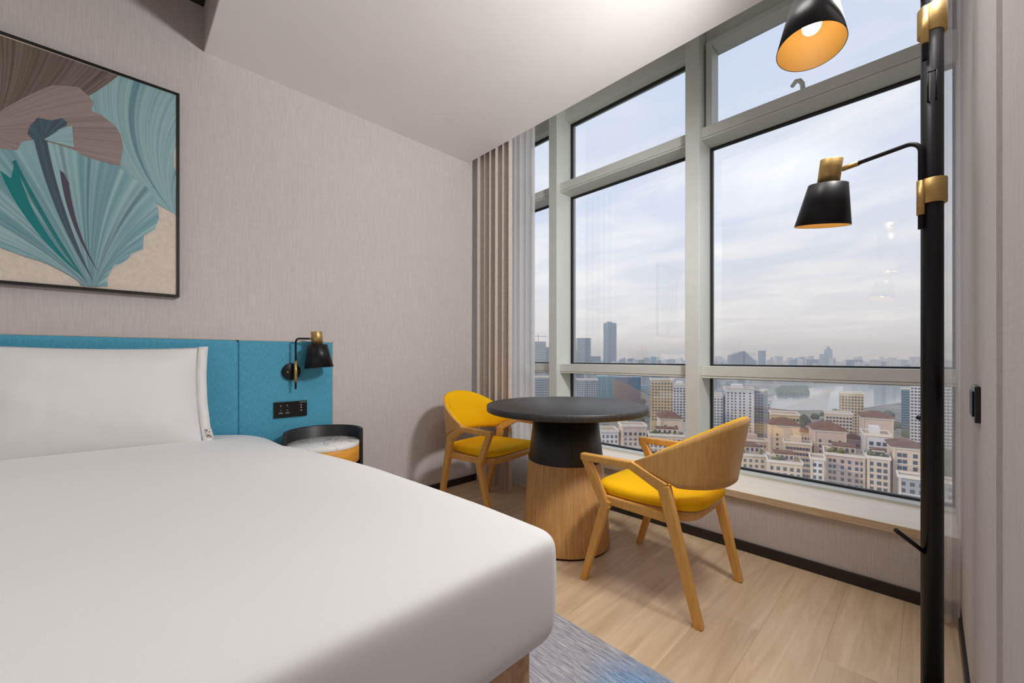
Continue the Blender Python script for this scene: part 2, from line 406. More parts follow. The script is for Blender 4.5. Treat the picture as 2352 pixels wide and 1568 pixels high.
curtain('sheer_curtain', .0, XR - .004, 2.21, .020, 3, MT['sheer_thin'], 'narrow strip of white sheer curtain bunched behind the black pole at the right wall', 'curtain', seed=5)

# ------------------------------------------------------------------ picture
FX = XL + .03
def rib_colour(pal, t, seed):
    k = noise.noise((t * 34.0, seed * 7.1, 0)) * .6 + noise.noise((t * 95.0, seed * 3.3, 2)) * .5
    k = min(max(k * .9 + .5, 0), .999) * (len(pal) - 1); i = int(k); f = k - i
    return tuple(pal[i][c] * (1 - f) + pal[i + 1][c] * f for c in range(3))
def painted_leaf(parent, outer, base, pal, depth, seed, bend=.0, n=220, m=14, name='painted_leaf', base2=None, light=0, bend1=None):
    bend1 = bend if bend1 is None else bend1
    P2 = [at_x(u, v, FX) for u, v in outer]
    L = [0]
    for a, b in zip(P2[:-1], P2[1:]): L.append(L[-1] + (b - a).length)
    B = at_x(*base, FX); B2 = at_x(*base2, FX) if base2 else B
    me = bpy.data.meshes.new(name); verts = []; faces = []; cols = []
    for i in range(n + 1):
        s = L[-1] * i / n; k = 0
        while k < len(L) - 2 and L[k + 1] < s: k += 1
        f = (s - L[k]) / max(L[k + 1] - L[k], 1e-6); E = P2[k].lerp(P2[k + 1], f); bb = B.lerp(B2, i / n)
        d = E - bb; nrm = Vector((0, -d.z, d.y)); c = bb + d * .5 + nrm * (bend + (bend1 - bend) * i / n)
        col = rib_colour(pal, i / n, seed); col2 = rib_colour(pal, i / n + .013, seed + 5)
        for j in range(m + 1):
            q = j / m; p = bb * (1 - q) ** 2 + c * 2 * q * (1 - q) + E * q ** 2
            verts.append((FX + depth + .0007 * i / n, p.y, p.z)); w = (.5 + .5 * noise.noise((i * .06, q * 2.2, seed)))
            g = 1.0 + light * (q - .5)
            cols.append(tuple(min(1, (col[a] * w + col2[a] * (1 - w)) * g) for a in range(3)))
    for i in range(n):
        for j in range(m): a = i * (m + 1) + j; faces.append((a, a + m + 1, a + m + 2, a + 1))
    me.from_pydata(verts, [], faces); at = me.color_attributes.new('Col', 'FLOAT_COLOR', 'POINT')
    for i, c in enumerate(cols): at.data[i].color = (*c, 1)
    me.materials.append(MT['paint']); o = bpy.data.objects.new(name, me); COL.objects.link(o); o.parent = parent
    return o
art = empty('framed_picture', (0, 0, 0), label='large framed print of teal and mauve ginkgo leaves above the headboard', cat='picture')
ay0, ay1, az0, az1 = -.80, .222, 1.292, 2.284
fw = .011
MB().box(XL, FX + .008, ay0, ay1, az0, az0 + fw, .001).box(XL, FX + .008, ay0, ay1, az1 - fw, az1, .001)\
    .box(XL, FX + .008, ay0, ay0 + fw, az0 + fw, az1 - fw, .001).box(XL, FX + .008, ay1 - fw, ay1, az0 + fw, az1 - fw, .001).build('frame', MT['frame'], art)
MB().box(XL + .001, FX, ay0 + fw, ay1 - fw, az0 + fw, az1 - fw).build('canvas', MT['canvas'], art)
T1 = [srgb(*c) for c in ((66, 104, 122), (112, 152, 164), (142, 178, 184), (164, 194, 198), (118, 160, 168), (176, 204, 206))]
T2 = [srgb(*c) for c in ((84, 110, 128), (70, 112, 126), (92, 140, 152), (116, 160, 168), (60, 96, 116), (134, 174, 180))]
MV = [srgb(*c) for c in ((120, 104, 104), (148, 132, 130), (164, 148, 146), (138, 122, 120), (172, 158, 155))]
MD = [srgb(*c) for c in ((66, 56, 54), (108, 96, 88), (134, 120, 116), (94, 82, 72), (122, 112, 96), (146, 132, 130))]
painted_leaf(art, [(150, 186), (215, 172), (270, 172), (320, 189), (365, 204), (406, 217), (406, 322), (400, 345), (399, 380), (406, 402), (406, 470)], (398, 490), T1, .0008, 3, bend=.30, bend1=.10, base2=(406, 497))
painted_leaf(art, [(-250, -4), (-120, 41), (4, 83), (90, 112), (180, 143), (272, 174), (215, 186), (180, 200), (130, 218), (80, 240)], (-20, 305), MD, .0016, 11, bend=-.05, bend1=-.12)
painted_leaf(art, [(120, 196), (180, 200), (205, 222), (215, 236), (208, 255), (232, 264), (265, 290), (278, 312), (283, 340), (275, 381), (240, 370), (190, 356), (150, 340), (75, 345), (-60, 360)], (-60, 300), MV, .0024, 6, bend=.06, bend1=-.04)
painted_leaf(art, [(186, 655), (165, 622), (130, 602), (60, 590), (0, 568), (-70, 535), (-110, 460), (-80, 380), (-30, 335), (0, 342), (40, 346), (50, 326), (76, 322), (92, 322), (130, 332), (170, 345), (200, 362), (230, 370), (275, 384), (300, 408), (330, 424),
                   (346, 440), (353, 456), (363, 480), (365, 502), (355, 526), (330, 542), (328, 572), (303, 580), (296, 592), (280, 605), (262, 608), (245, 640), (248, 659)],
             (192, 657), T2[1:4] + T1[1:4] + T2[:2], .0032, 8, bend=-.20, bend1=.20, base2=(224, 659), n=300, light=.25)
DK = T2[:2] + [srgb(84, 78, 90), srgb(70, 82, 100)]
painted_leaf(art, [(76, 322), (64, 308), (70, 290), (88, 271), (118, 278), (144, 272), (156, 284), (146, 298), (120, 302), (106, 316)], (98, 322), DK, .0042, 2, n=60)
painted_leaf(art, [(78, 320), (92, 318), (108, 322)], (214, 645), DK, .0040, 12, bend=.07, bend1=.05, n=40)
painted_leaf(art, [(138, 391), (147, 398), (158, 420)], (226, 625), [srgb(74, 62, 74), srgb(92, 84, 98), srgb(64, 76, 96)], .0041, 17, bend=.10, bend1=.08, n=30)
painted_leaf(art, [(28, 372), (36, 368), (44, 398), (54, 420)], (200, 648), [srgb(12, 110, 114), srgb(34, 124, 128), srgb(80, 130, 140)], .0043, 23, bend=.02, bend1=.05, n=30)
painted_leaf(art, [(0, 392), (26, 410), (34, 378), (44, 398)], (196, 640), [srgb(10, 116, 120), srgb(20, 132, 132), srgb(74, 122, 132)], .0042, 21, bend=.13, n=24)
painted_leaf(art, [(112, 308), (150, 292), (166, 290), (170, 340), (150, 332)], (102, 322), [srgb(170, 200, 202), srgb(140, 178, 184), srgb(186, 210, 212)], .0046, 5, n=40)

# ------------------------------------------------------------------ headboard, wall lamp, switch panel
HX = -2.53
hb = empty('headboard', (HX, 0, 0), label='long blue upholstered headboard fixed along the wall behind the bed', cat='headboard')
def hpanel(y0, y1, t, bev):
    return MB().box(XL - HX + .001, t, y0, y1, .25, 1.089, bev, seg=4).build('panel', MT['teal'], hb)
hpanel(-2.0, .458, .026, .020); hpanel(.460, .944, 0, .006)
MB().box(XL - HX + .001, -.004, -2.0, .948, 1.089, 1.093).box(XL - HX + .001, -.004, .944, .949, .25, 1.093).build('edging', MT['trim'], hb)

def shade_profile(k=1.0, rb=.073, rt=.0495, h=.124):
    return rb * k, rt * k, h * k
def lamp_head(parent, M, k=1.0, lit=False, lining=None):
    """brass neck with black cone shade; local axis -Z is where it shines, origin at the opening"""
    rb, rt, h = shade_profile(k); rn = .0285 * k; hn = .072 * k; t = .0015
    sh = MB().lathe([(rb - t, 0), (rb, 0), (rt + .001, h - .001), (rt - .001, h), (rn * .6, h)], 56, M).build('shade', MT['black'], parent)
    MB().lathe([(rb - t, .0004), (rt - t, h - .004), (.0, h - .004)], 56, M).build('shade_lining', MT['shade_in'], sh, label='gold inside of the shade')
    MB().lathe([(0, h - .001), (rn, h - .001), (rn, h + hn - .001), (rn - .001, h + hn), (0, h + hn)], 40, M).build('neck', MT['brass'], parent)
    bulb = MB(); br = .021 * k
    bulb.lathe([(0, h * .34 - .0)] + [(br * math.sin(a), h * .34 + br - br * math.cos(a)) for a in [PI * q / 12 for q in range(1, 10)]] + [(br * .55, h * .34 + br * 2.4), (br * .55, h - .005)], 24, M)
    bm_ = plain('bulb_lit', (1, .9, .75), .4, emit=(1.0, .80, .52), emit_s=4.0) if lit else plain('bulb_frosted', (.85, .82, .76), .4)
    bulb.build('bulb', bm_, sh)
    return rb, rt, h, rn, hn
def axis_matrix(origin, down):        # local -Z -> down
    z = -Vector(down).normalized(); return Matrix.Translation(origin) @ z.to_track_quat('Z', 'Y').to_matrix().to_4x4()

pc = at_x(668, 853, HX)
wl = empty('wall_lamp', (HX, pc.y, pc.z), label='black and brass reading lamp fixed to the blue headboard above the nightstand', cat='lamp')
mR = Matrix.Rotation(PI / 2, 4, 'Y')
MB().lathe([(0, 0), (.0475, 0), (.0475, .016), (.045, .018), (0, .018)], 48, mR).build('backplate', MT['black'], wl)
MB().lathe([(0, .018), (.005, .018), (.005, .026), (0, .026)], 16, Matrix.Translation((0, -.022, -.002)) @ mR).build('toggle', MT['brass'], wl)
MB().tube([(.018, .012, 0), (.042, .012, 0)], .006).build('stem', MT['black'], wl)
RX, RY = .046, .012
MB().tube([(RX, RY, -.060), (RX, RY, .062)], .0088, 20).build('sleeve', MT['brass'], wl)
hd = at_x(729, 792, HX + .085)                   # shade top centre
hl = Vector((.085, hd.y - pc.y, hd.z - pc.z))
k_w = 1.0
sh_h = .124 * 1.05
axis_d = Vector((.05, .06, -1)).normalized()
openc = hl + axis_d * sh_h
top = hl - axis_d * .035
tz = top.z
MB().tube([(RX, RY, -.098), (RX, RY, tz - .018), (RX + .003, RY + .004, tz - .006), (RX + .008, RY + .014, tz), (top.x - .012, top.y - .045, tz), (top.x - .008, top.y - .033, tz)], .0052, 12).build('arm', MT['black'], wl)
MB().tube([(top.x - .008, top.y - .036, tz), (top.x, top.y - .016, tz)], .0068, 14).build('joint', MT['brass'], wl)
lamp_head(wl, axis_matrix(openc, axis_d), 1.05)

a = at_x(628, 921, HX); b = at_x(704, 958, HX)
sy, sz = (a.y + b.y) / 2, .706
sp = empty('switch_panel', (HX, sy, sz), label='black glass switch panel with small icons on the blue headboard below the lamp', cat='switch panel')
w2, h2 = (b.y - a.y) / 2, .044
MB().box(.0004, .010, -w2, w2, -h2, h2, .0015).build('plate', MT['switch'], sp)
for yy in (-.5, 0, .5): MB().box(.0098, .0102, yy * w2 - .0003, yy * w2 + .0003, -h2 * .98, h2 * .98).build('seam', MT['gasket'], sp)
def icon(y, z, w, h): return MB().box(.0100, .0104, y - w / 2, y + w / 2, z - h / 2, z + h / 2)
for y, z, w, h in ((-.052, .022, .006, .006), (-.052, -.004, .004, .004), (-.018, .022, .006, .006), (-.018, -.004, .005, .005)): icon(y, z, w, h).build('icon', MT['print'], sp)
for y in (-.052, -.018):
    m = MB()
    for q in range(4): m.box(.0100, .0104, y - .009 + q * .0050, y - .0055 + q * .0050, -.022, -.016)
    m.build('caption', MT['print'], sp)
for z in (.020, .006, -.010):
    m = MB().box(.0100, .0104, .050, .054, z - .003, z + .004).box(.0100, .0104, .055, .058, z - .004, z + .003); m.build('icon', MT['print'], sp)
m = MB()
for q in range(6): m.box(.0100, .0104, .046 + q * .006, .0505 + q * .006, .034, .038)
m.build('caption', MT['print'], sp)

# ------------------------------------------------------------------ bed
XF, YF, YN = -.505, .640, -1.12
XH = -2.500
bed = empty('bed', ((XH + XF) / 2, (YF + YN) / 2, 0), label='king size bed with an oak plinth and mattress under white bedding', cat='bed')
ox, oy = (XH + XF) / 2, (YF + YN) / 2
MB().box(XH + .01 - ox, XF - .041 - ox, YN + .05 - oy, YF - .058 - oy, .0095, .435, .004).build('plinth', MT['bedwood'], bed)
MB().box(XH + .03 - ox, XF - .06 - ox, YN + .06 - oy, YF - .09 - oy, .435, .52, .03, seg=4).build('mattress', MT['linen'], bed)
prof_foot = [(.070, .446), (.050, .430), (.022, .436), (.004, .468), (0, .50), (.000, .605), (.002, .630), (.008, .644), (.024, .653), (.07, .658), (.13, .661), (.22, .663), (.34, .664), (.50, .665), (.70, .666), (.84, .666)]
prof_head = [(.070, .400), (.050, .380), (.022, .388), (.004, .41), (0, .44), (.001, .47), (.006, .500), (.018, .532), (.036, .556), (.07, .577), (.13, .596), (.22, .611), (.34, .622), (.50, .630), (.70, .634), (.84, .635)]
def duvet():
    m = MB(); rows = []; nseg = 90; hx, hy = (XF - XH) / 2, (YF - YN) / 2
    for (d, zf), (d2, zh) in zip(prof_foot, prof_head):
        rad = max(.042 - d * .3, .022); by = hy - d; row = []; lim = lambda c: (hx - d) if c > 0 else (hx - d * .12)
        per = []
        for side in range(4):
            # straight edge then corner
            cxs = (1, -1, -1, 1)[side]; cys = (1, 1, -1, -1)[side]
            for q in range(9):
                an = side * PI / 2 + (PI / 2) * q / 8
                per.append((cxs * (lim(cxs) - rad) + rad * math.cos(an), cys * (by - rad) + rad * math.sin(an)))
            nx_ = ((-1, 1), (-1, -1), (1, -1), (1, 1))[side]
            an = side * PI / 2 + PI / 2
            p0 = per[-1]; p1 = (nx_[0] * (lim(nx_[0]) - rad) + rad * math.cos(an), nx_[1] * (by - rad) + rad * math.sin(an))
            for q in range(1, 22): per.append((p0[0] + (p1[0] - p0[0]) * q / 22, p0[1] + (p1[1] - p0[1]) * q / 22))
        for x, y in per:
            wgt = min(max((hx - x) / 1.7, 0), 1) ** 2.0; z = zf * (1 - wgt) + zh * wgt
            wob = noise.noise((x * 5, y * 5, z * 4)) * .004 + noise.noise((x * 16, y * 16, z * 9)) * .0016
            fall = max(0, min(1, (.60 - z) / .2)) * (1 if d < .04 else 0)
            crease = noise.noise((x * 22 + z * 4, y * 22, 3)) * .006 * fall
            l = math.hypot(x / hx, y / hy); nx2, ny2 = x / hx, y / hy
            row.append((x + nx2 * crease, y + ny2 * crease - (.022 * max(0, (-x / hx - .5) * 2) * max(0, y / hy)), z + wob * (1 - fall)))
        rows.append(row)
    V = m.grid(rows, close_u=True)
    R_ = V[-1]                                   # close the top with a strip of quads
    for i in range(48): m.bm.faces.new((R_[i], R_[i + 1], R_[97 - i], R_[98 - i])).smooth = True
    m.bm.faces.new((R_[48], R_[49], R_[50])).smooth = True
    m.bm.faces.new([R_[0]] + [R_[q] for q in range(119, 97, -1)]).smooth = True
    o = m.build('duvet', MT['linen'], label='smooth white duvet tucked over the whole bed', cat='duvet', recalc=True)
    o.location = (ox, oy, 0)
    sd = o.modifiers.new('soft', 'SUBSURF'); sd.levels = 1; sd.render_levels = 2
    return o
duvet()
def pillow():
    root = empty('pillow', (-2.33, -.055, .590), label='plump white pillow leaning against the blue headboard', cat='pillow')
    m = MB(); hw, hh, tk = .345, .238, .115; n = 40; k = 28
    up = Vector((-.34, 0, .94)).normalized(); sd = Vector((0, 1, 0)); nr = Vector((.94, 0, .34)).normalized()
    ctr = Vector((.02, 0, .01)) + up * hh
    def pt(u, v, s):
        # corners stick out, edges bow in
        pu = u * (1 - .045 * (1 - v * v) ** 1 * abs(u)) ; pv = v * (1 - (.055 if v > 0 else .0) * (1 - u * u) * abs(v))
        th = tk * ((1 - abs(u) ** 3.2) ** .75) * ((1 - abs(v) ** 2.6) ** .75)
        wr = .010 * noise.noise((u * 2.4, v * 2.8, s)) + .004 * noise.noise((u * 9, v * 5, s + 4))
        flat = 1 if s > 0 else .55
        return ctr + sd * (pu * hw) + up * (pv * hh) + nr * (s * (th * flat + wr * (1 - max(abs(u), abs(v)) ** 6)))
    rows = [[pt(-1 + 2 * i / n, -1 + 2 * j / k, 1) for i in range(n + 1)] for j in range(k + 1)]
    m.grid(rows); rows = [[pt(-1 + 2 * i / n, -1 + 2 * j / k, -1) for i in range(n + 1)] for j in range(k + 1)]
    m.grid(rows)
    bmesh.ops.remove_doubles(m.bm, verts=m.bm.verts[:], dist=.0005)
    c = m.build('pillowcase', MT['linen'], root, recalc=True)
    f = MB(); a0, a1 = [], []
    for j in range(k + 1):
        v = -1 + 2 * j / k; p = pt(1, v, 1); a0.append(p - sd * .004 + nr * .004); a1.append(p + sd * .034 + nr * (.005 * math.sin(j * .9)) + up * (.004 * v))
    f.grid([a0, a1]); o = f.build('flange', MT['linen'], root); md = o.modifiers.new('t', 'SOLIDIFY'); md.thickness = .004
    # small care label with blurred marks in the lower corner
    p = pt(1, -.82, 1) + sd * .02 + nr * .010
    t = MB()
    t.grid([[p + sd * (-.012) + up * .030, p + sd * .012 + up * .026], [p + sd * (-.008) - up * .012, p + sd * .020 - up * .018]])
    o = t.build('care_label', plain('label_cloth', srgb(222, 218, 212), .8), root); o.modifiers.new('t', 'SOLIDIFY').thickness = .001
    t = MB()
    for dy, dz, w, h in ((-.006, .020, .006, .008), (.004, .012, .005, .005), (0, -.004, .012, .007), (.008, -.010, .006, .005)):
        q = p + sd * dy + up * dz + nr * .0016
        t.poly([q - sd * w / 2 - up * h / 2, q + sd * w / 2 - up * h / 2, q + sd * w / 2 + up * h / 2, q - sd * w / 2 + up * h / 2])
    t.build('label_print', plain('label_ink', srgb(120, 96, 92), .8), root)
    return root
pillow()

# ------------------------------------------------------------------ nightstand
ns = empty('nightstand', (-2.325, .822, 0), label='round nightstand with marble top, black rim and honey oak drawer beside the bed', cat='nightstand')
R = .200
A0, A1 = math.radians(64), math.radians(264)      # rim wraps the back (towards the wall)
def arc_wall(r0, r1, z0, z1, a0, a1, n=64):
    m = MB(); rows = [[], [], [], []]
    for i in range(n + 1):
        an = a0 + (a1 - a0) * i / n; c, s = math.cos(an), math.sin(an)
        for k, (r, z) in enumerate(((r1, z0), (r1, z1), (r0, z1), (r0, z0))): rows[k].append((r * c, r * s, z))
    V = m.grid(rows + [rows[0]], smooth=True)
    m.bm.faces.new([V[k][0] for k in range(4)]); m.bm.faces.new([V[k][-1] for k in range(4)][::-1])
    bmesh.ops.remove_doubles(m.bm, verts=m.bm.verts[:], dist=1e-5)
    return m
o = arc_wall(R - .018, R, .03, .598, A0, A1).build('rim', MT['leather'], ns, recalc=True)
o.modifiers.new('b', 'BEVEL').width = .003
MB().lathe([(0, .512), (R - .020, .512), (R - .019, .514), (R - .019, .530), (R - .021, .532), (0, .532)], 72).build('marble_top', MT['marble'], ns)
MB().lathe([(0, .425), (R - .021, .425), (R - .0195, .427), (R - .0195, .510), (R - .021, .512), (0, .512)], 72).build('drawer', MT['drawer'], ns)
MB().lathe([(0, .03), (R - .021, .03), (R - .021, .06), (0, .06)], 72).build('base', MT['leather'], ns)
MB().lathe([(0, .415), (R - .03, .415), (R - .03, .425), (0, .425)], 72).build('carcass', MT['leather'], ns)
for q in range(3):
    an = 2 * PI * q / 3 + .5; MB().lathe([(0, 0), (.014, 0), (.014, .03), (0, .03)], 16, Matrix.Translation((.15 * math.cos(an), .15 * math.sin(an), 0))).build('foot', MT['leather'], ns)

# ------------------------------------------------------------------ table
tb = empty('round_table', (-1.385, 1.759, 0), label='round pedestal table with black top and two-tone conical oak base by the window', cat='table')
MB().lathe([(0, .709), (.424, .709), (.430, .713), (.430, .740), (.426, .744), (0, .744)], 96).build('tabletop', MT['ebony'], tb)
MB().lathe([(0, .450), (.2005, .450), (.2005, .452), (.172, .709), (0, .709)], 72).build('upper_column', MT['ebonyv'], tb)
MB().lathe([(0, .012), (.238, .012), (.2375, .016), (.200, .448), (.197, .450), (0, .450)], 72).build('pedestal', MT['oakbase'], tb)
MB().lathe([(0, 0), (.228, 0), (.228, .012), (0, .012)], 72).build('plinth_ring', MT['ebonyv'], tb)

# ------------------------------------------------------------------ chairs
def make_chair(label):
    root = empty('dining_chair', label=label, cat='chair', group='yellow armchairs at the round table')
    for s in (1, -1):
        foot, knee, tip = Vector((.258, s * .252, 0)), Vector((.142, s * .248, .375)), Vector((.248, s * .262, .556))
        bendp, rtop, rfoot = Vector((.015, s * .262, .562)), Vector((-.112, s * .240, .500)), Vector((-.240, s * .226, 0))
        MB().beam(foot, knee + (knee - foot).normalized() * .010, .028, .042, .026, .030).build('leg', MT['oakx'], root)
        MB().beam(rfoot, rtop, .032, .047, .028, .033).build('leg', MT['oakx'], root)
        MB().beam(knee + Vector((-.004, 0, -.028)), tip + Vector((-.004, 0, .004)), .040, .034, .030, .030).build('arm_support', MT['oakx'], root)
        MB().beam(tip + Vector((.012, 0, 0)), bendp + Vector((-.004, 0, 0)), .032, .032, .032, .030, bev=.006)\
            .beam(bendp + Vector((.008, 0, .004)), rtop + Vector((-.006, 0, -.008)), .034, .046, .030, .030).build('armrest', MT['oakx'], root)
        MB().beam((.150, s * .236, .383), (-.150, s * .222, .372), .036, .036, .024).build('side_rail', MT['oakx'], root)
    # wrapped shell
    cx0, hb_ = .015, .262
    def shell_pt(ph, q, off):
        c, s = math.cos(ph), math.sin(ph)
        zt = .575 + .185 * max(c, 0) ** .9
        ad = abs(math.degrees(ph))
        zb = .504 - .010 * c if ad < 60 else .499 + (.570 - .499) * (ad - 60) / 30
        z = zb + (zt - zb) * q
        lean = .303 + .047 * (z - .50) / .26
        cc = max(c, 0) ** .80; ss = math.copysign(abs(s) ** .84, s)
        n = Vector((-c, s, 0))
        return Vector((cx0 - lean * cc, hb_ * ss, z)) - n * off
    nphi, nq = 56, 10
    def solid(o0, o1, ph_lim, grow, puff=0):
        m = MB()
        def side(off, outer):
            rows = []
            for j in range(nq + 1):
                q = j / nq; row = []
                for i in range(nphi + 1):
                    t = -1 + 2 * i / nphi; ph = t * ph_lim
                    e = 1 if outer else 0
                    ed = (1 - abs(t) ** 6) * (1 - abs(2 * q - 1) ** 4)
                    p = shell_pt(ph, q, off + (0 if outer else puff * ed)); p.z += grow * (q - .5) * 2 * (1 - abs(t) ** 8); row.append(p)
                rows.append(row)
            return rows
        A, B = side(o0, True), side(o1, False)
        VA, VB = m.grid(A), m.grid(B)
        bm = m.bm
        for i in range(nphi):
            bm.faces.new((VA[0][i], VA[0][i + 1], VB[0][i + 1], VB[0][i])); f = bm.faces.new((VA[-1][i + 1], VA[-1][i], VB[-1][i], VB[-1][i + 1]))
        for j in range(nq):
            bm.faces.new((VA[j][0], VB[j][0], VB[j + 1][0], VA[j + 1][0])); bm.faces.new((VA[j + 1][-1], VB[j + 1][-1], VB[j][-1], VA[j][-1]))
        return m
    lim = math.radians(89)
    solid(0, .012, lim, 0).build('back_shell', MT['oak'], root, recalc=True)
    solid(.0125, .020, math.radians(86), .003, .016).build('back_pad', MT['yellow'], root, recalc=True)
    def outline(t, sc):
        c, s = math.cos(t), math.sin(t); e = 2 / 5.0
        x = math.copysign(abs(c) ** e, c); y = math.copysign(abs(s) ** e, s)
        X = .005 + .228 * x * sc; hw = .222 + .018 * x if x > 0 else .222 + .030 * x
        if x < 0: X = .005 + .225 * x * sc
        return X, hw * y * sc
    def rings(zs, mb, n=64):
        rows = [[(*outline(2 * PI * i / n, sc), z + dz(sc, *outline(2 * PI * i / n, sc))) for i in range(n)] for z, sc in zs]
        V = mb.grid(rows, close_u=True); mb.bm.faces.new(V[0][::-1]); f = mb.bm.faces.new(V[-1]); f.smooth = True; return mb
    def dz(sc, x, y): return .010 * (x / .23) ** 2 * (1 if x > 0 else .2) - .002
    rings([(.400, .96), (.402, .985), (.408, 1.0), (.420, 1.0), (.430, .985), (.436, .95), (.440, .88), (.443, .70), (.444, .4), (.444, .15)], MB()).build('seat_pad', MT['yellow'], root, recalc=True)
    rings([(.328, .40), (.336, .70), (.354, .88), (.380, .955), (.396, .965)], MB()).build('seat_pan', MT['oak'], root, recalc=True)
    return root
ch = make_chair('yellow armchair turned with its curved oak back to the room, beside the window sill')
ch.location = (-.83, 1.765, 0); ch.rotation_euler = (0, 0, PI)
c2 = copy_tree(ch)
c2['label'] = 'yellow armchair showing its yellow inner back, between the table and the beige curtain'
c2.location = (-2.030, 1.775, 0); c2.rotation_euler = (0, 0, math.radians(6))

# ------------------------------------------------------------------ floor lamp with pegs
pF = 1.10
pb = at_f(2141, 820, pF); PXX, PYY = pb.x, pb.y
fl = empty('floor_lamp', (PXX, PYY, 0), label='tall black pole lamp with brass collars and pegs beside the right wall', cat='lamp')
pr = .0225
MB().lathe([(0, 0), (.075, 0), (.075, .012), (.072, .015), (0, .015)], 48, Matrix.Translation((-.02, 0, 0))).build('base', MT['black'], fl)
MB().lathe([(0, .015), (pr, .015), (pr, 2.02), (pr - .003, 2.023), (0, 2.023)], 40).build('pole', MT['black'], fl)
def Lp(u, v, F): p = at_f(u, v, F); return Vector((p.x - PXX, p.y - PYY, p.z))
zc1 = Lp(2140, 441, pF).z; zc2 = Lp(2145, 49, pF).z
for z, hh in ((zc1, .033), (zc2, .036)):
    MB().lathe([(pr + .0005, z - hh), (pr + .006, z - hh), (pr + .007, z - hh + .001), (pr + .007, z + hh - .001), (pr + .006, z + hh), (pr + .0005, z + hh)], 40).build('collar', MT['brass'], fl)
Ld = Vector((-CS, -SN, 0))      # to the left as seen from the bed
def rod_xy(k): return Ld * k
# lower arm
rp = Ld * (pr + .0085)
MB().lathe([(0, zc1 - .062), (.0085, zc1 - .062), (.0085, zc1 + .030), (0, zc1 + .030)], 20, Matrix.Translation(rp)).build('rod_holder', MT['brass'], fl)
j1 = Lp(1938, 381, pF * 1.15); j1.z = Lp(2090, 322, pF).z
zt = j1.z
def arm(rp, zlow, ztop, end, name='arm'):
    d = Vector((end.x - rp.x, end.y - rp.y, 0)); dn = d.normalized(); pts = [Vector((rp.x, rp.y, zlow))]
    rad = .030
    for q in range(0, 9):
        an = PI / 2 * q / 8; pts.append(Vector((rp.x, rp.y, ztop - rad)) + dn * (rad * (1 - math.cos(an))) + Vector((0, 0, rad * math.sin(an))))
    pts.append(Vector((end.x, end.y, ztop)) - dn * .012)
    MB().tube(pts, .0058, 14).build(name, MT['black'], fl); return dn
dn = arm(rp, zc1 - .10, zt, j1)
MB().tube([Vector((j1.x, j1.y, zt)) - dn * .040, Vector((j1.x, j1.y, zt)) + dn * .004], .0075, 16).build('joint', MT['brass'], fl)
def cam_dir(r, u, f): return Vector((-SN * f + CS * r, CS * f + SN * r, u))
ax1 = cam_dir(-.002, -.977, .197).normalized()
oc1 = Lp(1888, 519, pF * 1.15 + .015)
lamp_head(fl, axis_matrix(oc1, ax1), 1.0, True)
# upper arm, at the second collar
rp2 = Matrix.Rotation(math.radians(18), 3, 'Z') @ Ld * (pr + .0085)
MB().lathe([(0, zc2 - .068), (.0085, zc2 - .068), (.0085, zc2 + .030), (0, zc2 + .030)], 20, Matrix.Translation(rp2)).build('rod_holder', MT['brass'], fl)
ax2 = cam_dir(-.136, -1.0, -.129).normalized(); oc2 = Lp(1862, 110, 1.06)
nk = oc2 - ax2 * (.124 + .050)
dn2 = arm(rp2, zc2 - .112, nk.z, nk - (nk - rp2).normalized() * 0)
lamp_head(fl, axis_matrix(oc2, ax2), 1.04, True)
# pegs
def peg(z, ang, ln=.075, rise=.062):
    d = Vector((math.cos(ang), math.sin(ang), 0)); p0 = Vector((0, 0, z)) + d * (pr - .004)
    MB().tube([p0, p0 + d * ln + Vector((0, 0, rise))], .0058, 12).build('peg', MT['black'], fl)
peg(.470, math.atan2(Ld.y, Ld.x), .080, .062)
peg(.83, math.atan2(Ld.y, Ld.x) - 1.1, .012, .004)
cdir = math.atan2(-PYY, -PXX)
hz0 = Lp(2150, 238, pF).z
hk = MB(); dC = Vector((math.cos(cdir), math.sin(cdir), 0)); sdv = Vector((-dC.y, dC.x, 0))
hp = dC * (pr - .002)
for s in (-.008, .008):
    hk.tube([hp + sdv * s + Vector((0, 0, hz0)), hp + dC * .010 + sdv * s + Vector((0, 0, hz0 + .002)), hp + dC * .018 + sdv * (s) + Vector((0, 0, hz0 + .070))], .0022, 8)
hk.tube([hp + dC * .018 + sdv * -.008 + Vector((0, 0, hz0 + .070)), hp + dC * .018 + sdv * .008 + Vector((0, 0, hz0 + .070))], .0022, 8)
hk.build('hook', MT['black'], fl)
# light given by the two bulbs
for oc, ax in ((oc1, ax1), (oc2, ax2)):
    p = Vector((PXX, PYY, 0)) + oc - ax * .025
    lamp('bulb_light', 'POINT', p, .07, (1.0, .88, .70), shadow_soft_size=.012)

# ------------------------------------------------------------------ wall switch at the right wall
wsw = empty('wall_switch', (XR, 1.505, .888), label='small black switch plate on the right wall beside the pole lamp', cat='switch')
MB().box(-.010, 0, -.062, .062, -.043, .043, .002).build('plate', MT['switch'], wsw)
MB().box(-.013, -.010, -.045, .045, -.030, .030, .001).build('rocker', MT['black'], wsw)

